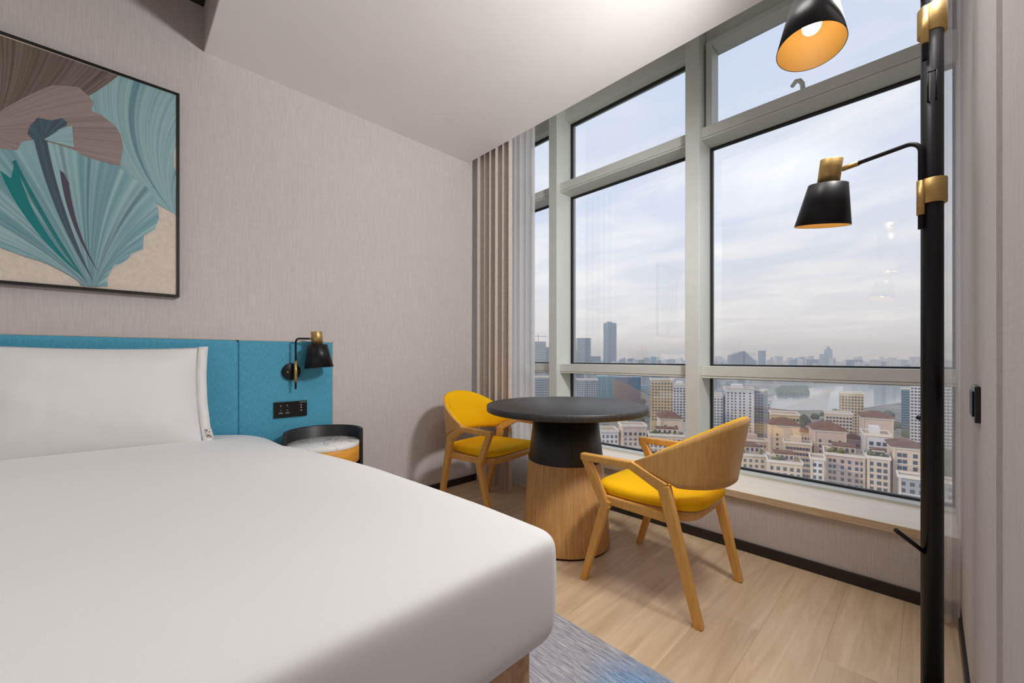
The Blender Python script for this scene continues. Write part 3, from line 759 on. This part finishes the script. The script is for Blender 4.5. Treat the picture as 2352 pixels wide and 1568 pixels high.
# ------------------------------------------------------------------ rug
def rug():
    m, nt, b = M_new('rug_wool'); N = nt.nodes; L = nt.links
    tc = N.new('ShaderNodeTexCoord'); mp = N.new('ShaderNodeMapping'); mp.inputs['Scale'].default_value = (14, 170, 1); L.new(tc.outputs['Object'], mp.inputs[0])
    n = N.new('ShaderNodeTexNoise'); n.inputs['Scale'].default_value = 1.0; n.inputs['Detail'].default_value = 5; n.inputs['Roughness'].default_value = .75; L.new(mp.outputs[0], n.inputs['Vector'])
    r = N.new('ShaderNodeValToRGB'); L.new(n.outputs[0], r.inputs[0]); e = r.color_ramp.elements
    e[0].position = .33; e[0].color = (*srgb(122, 124, 134), 1); e[1].position = .67; e[1].color = (*srgb(214, 212, 216), 1)
    k = e.new(.5); k.color = (*srgb(168, 168, 177), 1)
    n2 = N.new('ShaderNodeTexNoise'); n2.inputs['Scale'].default_value = 2.1; n2.inputs['Detail'].default_value = 3
    mp2 = N.new('ShaderNodeMapping'); mp2.inputs['Location'].default_value = (.62, .10, 0); L.new(tc.outputs['Object'], mp2.inputs[0]); L.new(mp2.outputs[0], n2.inputs['Vector'])
    n3 = N.new('ShaderNodeTexNoise'); n3.inputs['Scale'].default_value = 120; L.new(tc.outputs['Object'], n3.inputs['Vector'])
    g = N.new('ShaderNodeVectorMath'); g.operation = 'DISTANCE'; L.new(tc.outputs['Object'], g.inputs[0]); g.inputs[1].default_value = (-.60, 1.10, 0)
    ad = N.new('ShaderNodeMath'); ad.operation = 'MULTIPLY_ADD'; L.new(n3.outputs[0], ad.inputs[0]); ad.inputs[1].default_value = .22; L.new(g.outputs['Value'], ad.inputs[2])
    r2 = N.new('ShaderNodeValToRGB'); L.new(ad.outputs[0], r2.inputs[0]); r2.color_ramp.elements[0].position = .12; r2.color_ramp.elements[0].color = (1, 1, 1, 1)
    r2.color_ramp.elements[1].position = .29; r2.color_ramp.elements[1].color = (0, 0, 0, 1)
    mx = N.new('ShaderNodeMixRGB'); L.new(r2.outputs[0], mx.inputs[0]); L.new(r.outputs[0], mx.inputs[1])
    r3 = N.new('ShaderNodeValToRGB'); L.new(n.outputs[0], r3.inputs[0]); r3.color_ramp.elements[0].position = .35; r3.color_ramp.elements[0].color = (*srgb(72, 122, 176), 1)
    r3.color_ramp.elements[1].position = .65; r3.color_ramp.elements[1].color = (*srgb(146, 184, 222), 1); L.new(r3.outputs[0], mx.inputs[2])
    L.new(mx.outputs[0], b.inputs['Base Color']); b.inputs['Roughness'].default_value = .95; b.inputs['Specular IOR Level'].default_value = .1
    bp = N.new('ShaderNodeBump'); bp.inputs['Strength'].default_value = .8; bp.inputs['Distance'].default_value = .003; L.new(n3.outputs[0], bp.inputs['Height']); L.new(bp.outputs[0], b.inputs['Normal'])
    MB().box(-2.05, .04, -1.2, 1.222, 0.0005, .009, .003).build('rug', m, label='grey striped rug with blue patches on the floor at the foot of the bed', cat='rug')
rug()

# ------------------------------------------------------------------ the city below
GZ = -99.0
CM = {}
CM['cream'] = tex('render_cream', srgb(196, 180, 164), srgb(212, 197, 180), (1, 1, 1), .06, 5, .9)
CM['pink'] = tex('render_pinkish', srgb(186, 168, 160), srgb(202, 184, 176), (1, 1, 1), .06, 5, .9)
CM['white'] = tex('render_white', srgb(198, 198, 204), srgb(212, 212, 216), (1, 1, 1), .05, 5, .9)
CM['grey'] = tex('render_grey', srgb(142, 148, 158), srgb(160, 165, 172), (1, 1, 1), .05, 5, .9)
CM['beige'] = tex('render_beige', srgb(186, 164, 128), srgb(206, 184, 148), (1, 1, 1), .05, 5, .9)
CM['navy'] = plain('navy_facade', srgb(58, 78, 110), .35)
CM['teal'] = plain('teal_facade', srgb(88, 132, 150), .3)
CM['bglass'] = plain('blue_glass_facade', srgb(92, 118, 138), .25)
CM['roof'] = tex('brown_roof', srgb(92, 66, 58), srgb(116, 84, 72), (1, 1, 1), .3, 5, .9)
CM['flat'] = tex('roof_deck', srgb(146, 134, 120), srgb(170, 158, 142), (1, 1, 1), .1, 5, .9)
CM['win'] = plain('far_window', srgb(62, 72, 92), .25)
CM['trimw'] = plain('white_cornice', srgb(218, 210, 202), .8)
CM['green'] = tex('roof_garden', srgb(74, 84, 50), srgb(112, 116, 74), (1, 1, 1), .5, 4, .95)
CM['tree'] = tex('tree_crowns', srgb(52, 66, 50), srgb(82, 94, 66), (1, 1, 1), .08, 5, .95)
CM['ground'] = tex('city_ground', srgb(96, 100, 98), srgb(142, 140, 134), (1, 1, 1), .012, 8, .95)
CM['water'] = plain('lake_water', srgb(120, 140, 150), .12)
CM['far'] = tex('far_block', srgb(140, 146, 154), srgb(176, 178, 182), (1, 1, 1), .02, 3, .9)

MB().box(-9000, 9000, 14, 12000, GZ - 1, GZ).build('ground', CM['ground'], kind='structure')
lk = MB(); pts = []
for u, F in ((1760, 800), (1820, 760), (1900, 760), (1990, 800), (2080, 900), (2200, 1100), (2130, 1330), (1990, 1380), (1900, 1400), (1850, 1280), (1800, 1150), (1762, 1000)):
    p = at_f(u, 0, F); pts.append((p.x, p.y, GZ + .5))
lk.poly(pts); lk.build('lake', CM['water'], kind='structure', recalc=True)

WIN = {}; FOOT = []
def win_mesh(w, h):
    k = (round(w, 2), round(h, 2))
    if k not in WIN:
        m = MB().box(-w / 2, w / 2, -.10, .12, -h / 2, h / 2); me = bpy.data.meshes.new('window'); m.bm.to_mesh(me); m.bm.free(); me.materials.append(CM['win']); WIN[k] = me
    return WIN[k]
def building(u0, u1, vtop, F, depth, mat, label, turn=0, zb=None, name='apartment_block', cat='building', group=None, wins=None, roof=None, cornice=True, joined=False, side_wins=False, roofh=4, vwin_min=None):
    """a block whose front face spans u0..u1 at distance F; local x along the front, -y towards us"""
    ra, rb = (u0 - CX) / FPX, (u1 - CX) / FPX; rm = (ra + rb) / 2
    mid = at_f((u0 + u1) / 2, 0, F); ztop = CAM_Z + (HZ - vtop) / FPX * F; zb = GZ if zb is None else zb
    w = F * (rb - ra) / math.sqrt(1 + rm * rm); ang = TH - math.atan(rm) + turn
    root = empty(name, (mid.x, mid.y, zb), ang, label, cat, group); H = ztop - zb; hw = w / 2; FOOT.append((mid.x - math.sin(ang) * depth / 2, mid.y + math.cos(ang) * depth / 2, max(hw, depth / 2) * 1.2))
    MB().box(-hw, hw, 0, depth, 0, H).build('wall', CM[mat], root)
    if cornice:
        m = MB()
        for a_, b_, c_, d_ in ((-hw - .5, hw + .5, -.5, 0), (-hw - .5, hw + .5, depth, depth + .5), (-hw - .5, -hw, 0, depth), (hw, hw + .5, 0, depth)): m.box(a_, b_, c_, d_, H - .5, H + .9)
        if not joined:
            for zz in range(1, 5): m.box(-hw - .12, hw + .12, -.22, 0, H - 1.2 - zz * 6.3 - .25, H - 1.2 - zz * 6.3 + .1)
        m.build('cornice', CM['trimw'], root)
        MB().box(-hw, hw, 0, depth, H, H + .15).build('roof_deck', CM['flat'], root)
        if not joined:
            for x in (-hw, hw - .9): MB().box(x, x + .9, -.35, 0, 0, H - .5).build('pilaster', CM['cream'], root)
    if roof == 'hip':
        m = MB(); e = 1.2; z = H + .6; i = min(hw, depth / 2) * .75
        B = [(-hw - e, -e, z), (hw + e, -e, z), (hw + e, depth + e, z), (-hw - e, depth + e, z)]
        T = [(-hw + i, i * .9, z + roofh), (hw - i, i * .9, z + roofh), (hw - i, depth - i * .9, z + roofh), (-hw + i, depth - i * .9, z + roofh)]
        for k in range(4): m.poly([B[k], B[(k + 1) % 4], T[(k + 1) % 4], T[k]])
        m.poly(T); m.poly(B[::-1]); m.build('roof', CM['roof'], root)
    elif roof == 'garden':
        m = MB(); rr = random.Random(int(u0 * 7 + vtop))
        for _ in range(7):
            x, y, s = rr.uniform(-hw * .9, hw * .9), rr.uniform(.5, depth * .6), rr.uniform(.6, 1.5)
            b2 = bmesh.new(); bmesh.ops.create_icosphere(b2, subdivisions=1, radius=s, matrix=Matrix.Translation((x, y, H + .7 + s * .5))); m.add(b2)
        m.build('roof_planting', CM['green'], root, kind='stuff')
        pent = MB().box(-hw * .55, hw * .62, depth * .42, depth, H, H + 3.4).build('penthouse', CM[mat], root)
        MB().box(-hw * .55 - .4, hw * .62 + .4, depth * .42 - .4, depth + .4, H + 3.4, H + 3.9).build('parapet', CM['roof'], pent)
        for q in range(4):
            o = bpy.data.objects.new('window', win_mesh(1.3, 1.9)); COL.objects.link(o); o.parent = pent; o.location = (-hw * .38 + q * hw * .28, depth * .42, H + 1.6)
    elif roof == 'plant':
        MB().box(-hw * .5, hw * .3, depth * .3, depth * .7, H, H + 4).build('plant_room', CM[mat], root)
    if wins:
        cols, fh, ww, wh, ztopw = wins
        zs = []; z = H - ztopw
        zmin = -zb - 78 if vwin_min is None else CAM_Z + (HZ - vwin_min) / FPX * F - zb
        while z > max(zmin, 2): zs.append(z); z -= fh
        xs = cols if isinstance(cols, (list, tuple)) else [(-1 + (2 * i + 1) / cols) for i in range(cols)]
        if joined:
            m = MB()
            for x in xs:
                for z in zs: m.box(x * hw - ww / 2, x * hw + ww / 2, -.15, .1, z - wh / 2, z + wh / 2)
            if side_wins:
                nd = max(2, int(depth / 4))
                for sx in (-1, 1):
                    for k in range(nd):
                        for z in zs: m.box(min(sx * hw - .1, sx * hw + .15), max(sx * hw - .1, sx * hw + .15), depth * (k + .5) / nd - ww / 2, depth * (k + .5) / nd + ww / 2, z - wh / 2, z + wh / 2)
            m.build('window_grid', CM['win'], root, kind='stuff')
        else:
            me = win_mesh(ww, wh)
            for x in xs:
                for z in zs:
                    o = bpy.data.objects.new('window', me); COL.objects.link(o); o.parent = root; o.location = (x * hw, 0, z)
    return root
CG = 'cream blocks of the estate below'
# near estate seen through the right bay
building(1690, 1772, 1046, 235, 22, 'cream', 'cream block with roof garden just right of the chair back', .25, group=CG, wins=(6, 3.1, 1.5, 1.7, 3), roof='garden')
building(1768, 1836, 978, 268, 16, 'cream', 'cream tower with brown hipped roof above the curved terrace block', .12, group=CG, wins=([-.5, .5], 3.2, 1.2, 1.6, 6), roof='hip', roofh=4)
building(1800, 1864, 1018, 246, 8, 'cream', 'long cream wing with small windows between the two hipped towers', .05, group=CG, wins=(9, 3.2, 1.3, 1.7, 3.2), roof='plant')
building(1764, 1842, 1062, 214, 14, 'cream', 'lower cream terrace block in front of the left hipped tower', .10, group=CG, wins=(5, 3.2, 1.6, 1.9, 3.4), roof='garden')
building(1862, 1893, 1054, 205, 10, 'white', 'narrow pale stair block with two columns of windows', .05, group=CG, wins=([-.45, .45], 3.1, 1.5, 1.6, 3))
building(1868, 1944, 990, 240, 20, 'pink', 'pinkish tower with brown hipped roof at the middle of the estate', .15, group=CG, wins=([-.6, 0, .6], 3.2, 1.2, 1.7, 6), roof='hip', roofh=3.6)
building(1893, 1986, 1046, 212, 18, 'pink', 'pinkish front wing with a column of wide windows', .05, group=CG, wins=([-.72, -.5, -.1, .25, .6, .85], 3.1, 1.3, 1.7, 3.2), roof='garden')
building(1984, 2046, 1000, 222, 18, 'white', 'stepped white block with terrace below the tall pink roof', .10, group=CG, wins=([-.45, .1, .55], 3.2, 1.7, 2.0, 4.5), roof='plant')
building(1980, 2052, 961, 262, 18, 'pink', 'tall pink block with dark red hipped roof behind the stepped white block', .12, group=CG, wins=([-.5, .4], 4, 1.2, 1.6, 9), roof='hip', roofh=3.4)
building(1992, 2044, 1052, 200, 8, 'cream', 'cream front bay with three window columns below the terrace', .06, group=CG, wins=([-.65, .05, .62], 3.1, 1.6, 1.8, 3), roof='garden')
building(2050, 2120, 1030, 196, 18, 'cream', 'cream block with brown roof at the foot of the black pole', .15, group=CG, wins=([-.55, -.2, .5], 3.1, 1.6, 1.9, 3.4), roof='hip', roofh=2.2)
building(2060, 2240, 1105, 178, 8, 'grey', 'low grey block behind the black pole', .1, wins=(8, 3.1, 1.5, 1.7, 3))
building(1838, 1862, 994, 292, 10, 'cream', 'narrow cream slab between the two hipped towers, farther back', .1, group=CG, wins=(3, 3.2, 1.2, 1.6, 4), roof='hip', roofh=2.6)
building(1947, 1979, 1010, 244, 10, 'pink', 'pinkish slab between the pink hipped tower and the stepped white block', .1, group=CG, wins=(4, 3.1, 1.2, 1.6, 3.4), roof='hip', roofh=2.4)
building(1700, 1762, 1012, 292, 10, 'pink', 'pinkish slab at the foot of the ribbed white tower', .1, group=CG, wins=(7, 3.1, 1.4, 1.6, 3.4), roof='plant')
# white towers beyond
building(1616, 1661, 908, 455, 24, 'white', 'white apartment tower left of the ribbed white tower', .1, wins=(6, 3.2, 2.0, 1.5, 4), joined=True, vwin_min=1010)
building(1666, 1732, 892, 440, 26, 'white', 'tall ribbed white apartment tower behind the chair back', .12, wins=([-.82, -.55, -.30, .02, .3, .72], 3.1, 1.6, 1.6, 5), joined=True, side_wins=True, roof='plant', vwin_min=1060)
building(1732, 1754, 897, 452, 20, 'grey', 'grey slab on the right side of the ribbed white tower', -.2, wins=(3, 3.1, 2.2, 1.6, 5), joined=True, vwin_min=1060)
building(1753, 1771, 920, 474, 20, 'white', 'slim white stepped wing at the right end of the white towers', 0, wins=([-.5, .4], 3.1, 1.5, 1.6, 5), joined=True, vwin_min=1060)
building(1771, 1836, 952, 330, 20, 'beige', 'beige block with teal glazing between the white towers and the lake', .1, wins=(8, 3.4, 1.8, 2.0, 4), joined=True, vwin_min=1010)
building(1932, 1984, 903, 430, 20, 'beige', 'tall beige tower standing in front of the lake', .12, wins=(7, 3.1, 1.5, 1.7, 4), joined=True, side_wins=True, vwin_min=1010)
building(1896, 1958, 950, 380, 18, 'cream', 'cream slab with rows of windows in front of the beige tower', .1, wins=(8, 3.1, 1.6, 1.7, 4), joined=True, vwin_min=1010)
building(2070, 2092, 893, 520, 20, 'teal', 'narrow teal tower beside the white grid tower', 0, wins=(4, 3.3, 2.2, 1.8, 4), joined=True, vwin_min=1040)
building(2090, 2190, 884, 400, 24, 'white', 'white tower with a close grid of windows behind the black pole', .05, wins=(12, 3.2, 1.7, 1.7, 4), joined=True, vwin_min=1060)
# middle bay
building(1428, 1485, 978, 257, 12, 'pink', 'pinkish estate block below the tabletop edge', .2, group=CG, wins=([-.7, -.3, .1, .5, .85], 3.2, 1.5, 1.8, 5), roof=None)
building(1490, 1575, 1000, 244, 10, 'cream', 'long cream estate block with dark windows below the middle pane', .1, group=CG, wins=(8, 3.2, 1.6, 1.9, 3.2), roof='garden')
building(1516, 1566, 962, 268, 18, 'cream', 'cream tower with brown hipped roof beside the central mullion', .15, group=CG, wins=([-.5, .5], 3.2, 1.3, 1.7, 5), roof='hip', roofh=3.4)
building(1380, 1421, 990, 262, 16, 'white', 'white low house behind the table pedestal', .2, wins=(4, 3.2, 1.6, 1.8, 3.5))
building(1496, 1546, 872, 420, 20, 'beige', 'beige tower with window columns beyond the tabletop', .1, wins=(7, 3.1, 1.5, 1.6, 4), joined=True, side_wins=True, vwin_min=970)
building(1546, 1582, 884, 470, 20, 'white', 'white stepped block next to the beige tower', .1, wins=(5, 3.1, 1.8, 1.6, 4), joined=True, roof='plant', vwin_min=970)
building(1414, 1472, 866, 700, 40, 'navy', 'dark navy office slab above the tabletop', .1, wins=None, cornice=False)
building(1372, 1416, 864, 760, 40, 'teal', 'pale teal office block above the tabletop', .1, cornice=False)
building(1308, 1374, 872, 640, 30, 'grey', 'grey blue housing slab at the left of the middle pane', .1, wins=(12, 3.2, 2, 1.6, 4), joined=True, vwin_min=930)
building(1215, 1262, 866, 520, 30, 'grey', 'striped grey tower seen low through the narrow left pane', .1, wins=(9, 3.1, 2, 1.6, 4), joined=True, vwin_min=930)
# far towers on the horizon
def tower(u0, u1, vtop, F, mat, label, name='office_tower', parts=None, depth=40, round_=False, slant=0):
    a, b = at_f(u0, 0, F), at_f(u1, 0, F); mid = (a + b) / 2; zt = CAM_Z + (HZ - vtop) / FPX * F; d = b - a; w = Vector((d.x, d.y)).length; ang = math.atan2(d.y, d.x)
    root = empty(name, (mid.x, mid.y, GZ), ang, label, 'building'); H = zt - GZ; hw = w / 2; FOOT.append((mid.x - math.sin(ang) * depth / 2, mid.y + math.cos(ang) * depth / 2, max(hw, depth / 2) * 1.2))
    m = MB()
    if round_: m.lathe([(hw, 0), (hw, H * .97), (hw * .97, H), (0, H)], 32, Matrix.Diagonal((1, .8, 1, 1)))
    elif slant:
        vs = [(-hw, 0, 0), (hw, 0, 0), (hw, depth, 0), (-hw, depth, 0)]; ts = [(-hw, 0, H - max(slant, 0)), (hw, 0, H + min(slant, 0)), (hw, depth, H + min(slant, 0)), (-hw, depth, H - max(slant, 0))]
        for k in range(4): m.poly([vs[k], vs[(k + 1) % 4], ts[(k + 1) % 4], ts[k]])
        m.poly(ts)
    else: m.box(-hw, hw, 0, depth, 0, H)
    m.build('shaft', CM[mat], root)
    m = MB(); n = 14; y = -.4 if not round_ else -hw * .8 - .4
    if not round_:
        for k in range(n): z = H * (.35 + .62 * k / n); m.box(-hw * .96, hw * .96, -.5, 0, z, z + H * .012)
        m.build('floor_band', CM['grey'], root, kind='stuff')
    return root, H, hw
tower(1326, 1357, 776, 1500, 'bglass', 'square blue glass tower at the left of the middle pane')
tower(1318, 1325, 804, 1480, 'bglass', 'low wing on the left of the square blue glass tower')
t, H, hw = tower(1386, 1416, 742, 1700, 'bglass', 'tallest rounded glass tower on the skyline', round_=True)
MB().box(-hw * .5, hw * .3, -5, 5, H, H + 6).build('crown', CM['grey'], t)
tower(1357, 1380, 818, 1700, 'teal', 'low pale teal block between the two glass towers')
t, H, hw = tower(1222, 1254, 784, 1100, 'grey', 'grey tower under construction with a crane seen in the left pane')
MB().box(-2, -1, 8, 9, H, H + 22).box(-14, 22, 8, 9, H + 14, H + 15).build('crane', CM['navy'], t)
tower(1254, 1262, 797, 1120, 'grey', 'lower grey block at the side of the tower with the crane')
tower(1425, 1437, 821, 2600, 'navy', 'small slant topped block left on the skyline', slant=14)
tower(1444, 1457, 824, 2600, 'navy', 'small square block on the skyline of the middle pane')
tower(1498, 1507, 819, 3000, 'bglass', 'small blue tower in the middle of the skyline')
tower(1681, 1707, 806, 2200, 'bglass', 'left one of the twin slant roofed glass towers', slant=22)
tower(1711, 1737, 806, 2200, 'bglass', 'right one of the twin slant roofed glass towers', slant=-60)
tower(1750, 1759, 805, 2500, 'bglass', 'slim single tower right of the twin towers')
tower(1823, 1846, 819, 2700, 'bglass', 'stepped blue block on the skyline', slant=20)
tower(1862, 1881, 825, 2800, 'navy', 'low wide blue block on the skyline')
tower(1890, 1898, 813, 3600, 'bglass', 'slim tower next to the pointed skyscraper')
t, H, hw = tower(1901, 1912, 802, 3600, 'bglass', 'pointed skyscraper on the far skyline')
MB().lathe([(hw * .8, H), (hw * .65, H + 18), (hw * .25, H + 26), (1.2, H + 30), (0, H + 44)], 16, Matrix.Translation((0, 20, 0))).build('spire', CM['bglass'], t)
tower(1955, 1982, 826, 2700, 'navy', 'long flat roofed block at the right of the skyline')
tower(2075, 2085, 826, 3200, 'far', 'small pale block at the far right of the skyline')
# the countless rest of the city
def bush(m, p, s):
    b2 = bmesh.new(); bmesh.ops.create_icosphere(b2, subdivisions=2, radius=s)
    for v in b2.verts: v.co *= 1 + .35 * noise.noise(v.co * (2.2 / s) + Vector((p.x, p.y, 0)))
    for f in b2.faces: f.smooth = True
    bmesh.ops.transform(b2, matrix=Matrix.Translation((p.x, p.y, GZ + s * .6)), verts=b2.verts[:]); m.add(b2)
def clear(p, r): return all((p.x - x) ** 2 + (p.y - y) ** 2 > (q + r) ** 2 for x, y, q in FOOT)
rg = random.Random(11); m = MB()
for k in range(1500):
    F = 900 + 7000 * rg.random() ** 1.3; u = rg.uniform(1100, 2320)
    if 1740 < u < 2230 and F < 1450: continue
    p = at_f(u, 0, F)
    if not clear(p, 32): continue
    w, dd = rg.uniform(14, 45), rg.uniform(14, 40); h = rg.uniform(10, 40) if rg.random() < .8 else rg.uniform(50, 92 if F < 3000 else 112)
    Mx = Matrix.Translation((p.x, p.y, GZ)) @ Matrix.Rotation(rg.uniform(-.4, .4) + .78, 4, 'Z')
    m.box(-w / 2, w / 2, -dd / 2, dd / 2, 0, h, M=Mx)
m.build('distant_city_blocks', CM['far'], label='countless small hazy blocks of the city out to the horizon', cat='city', kind='stuff')
m = MB()
for k in range(420):
    F = rg.uniform(230, 1000); u = rg.uniform(1230, 2240)
    if F > 700 and u > 1740: continue
    p = at_f(u, 0, F); s = rg.uniform(4, 9)
    if not clear(p, s): continue
    bush(m, p, s)
for k in range(220):      # wooded point in the lake
    u = rg.uniform(1788, 1852); F = rg.uniform(1080, 1260); p = at_f(u, 0, F); s = rg.uniform(5, 9); bush(m, p, s)
m.build('street_trees', CM['tree'], label='trees between the city blocks and on the lake shore', cat='trees', kind='stuff')
# haze over the city
def haze():
    m = bpy.data.materials.new('haze'); m.use_nodes = True; nt = m.node_tree; nt.nodes.clear()
    o = nt.nodes.new('ShaderNodeOutputMaterial'); v = nt.nodes.new('ShaderNodeVolumeScatter')
    v.inputs['Color'].default_value = (.66, .82, 1.0, 1); v.inputs['Density'].default_value = .00026; v.inputs['Anisotropy'].default_value = 0
    nt.links.new(v.outputs[0], o.inputs['Volume'])
    MB().box(-8900, 8900, 60, 9000, GZ - .5, 190).build('haze', m, label='thin bluish haze lying over the city', cat='haze', kind='stuff')
haze()
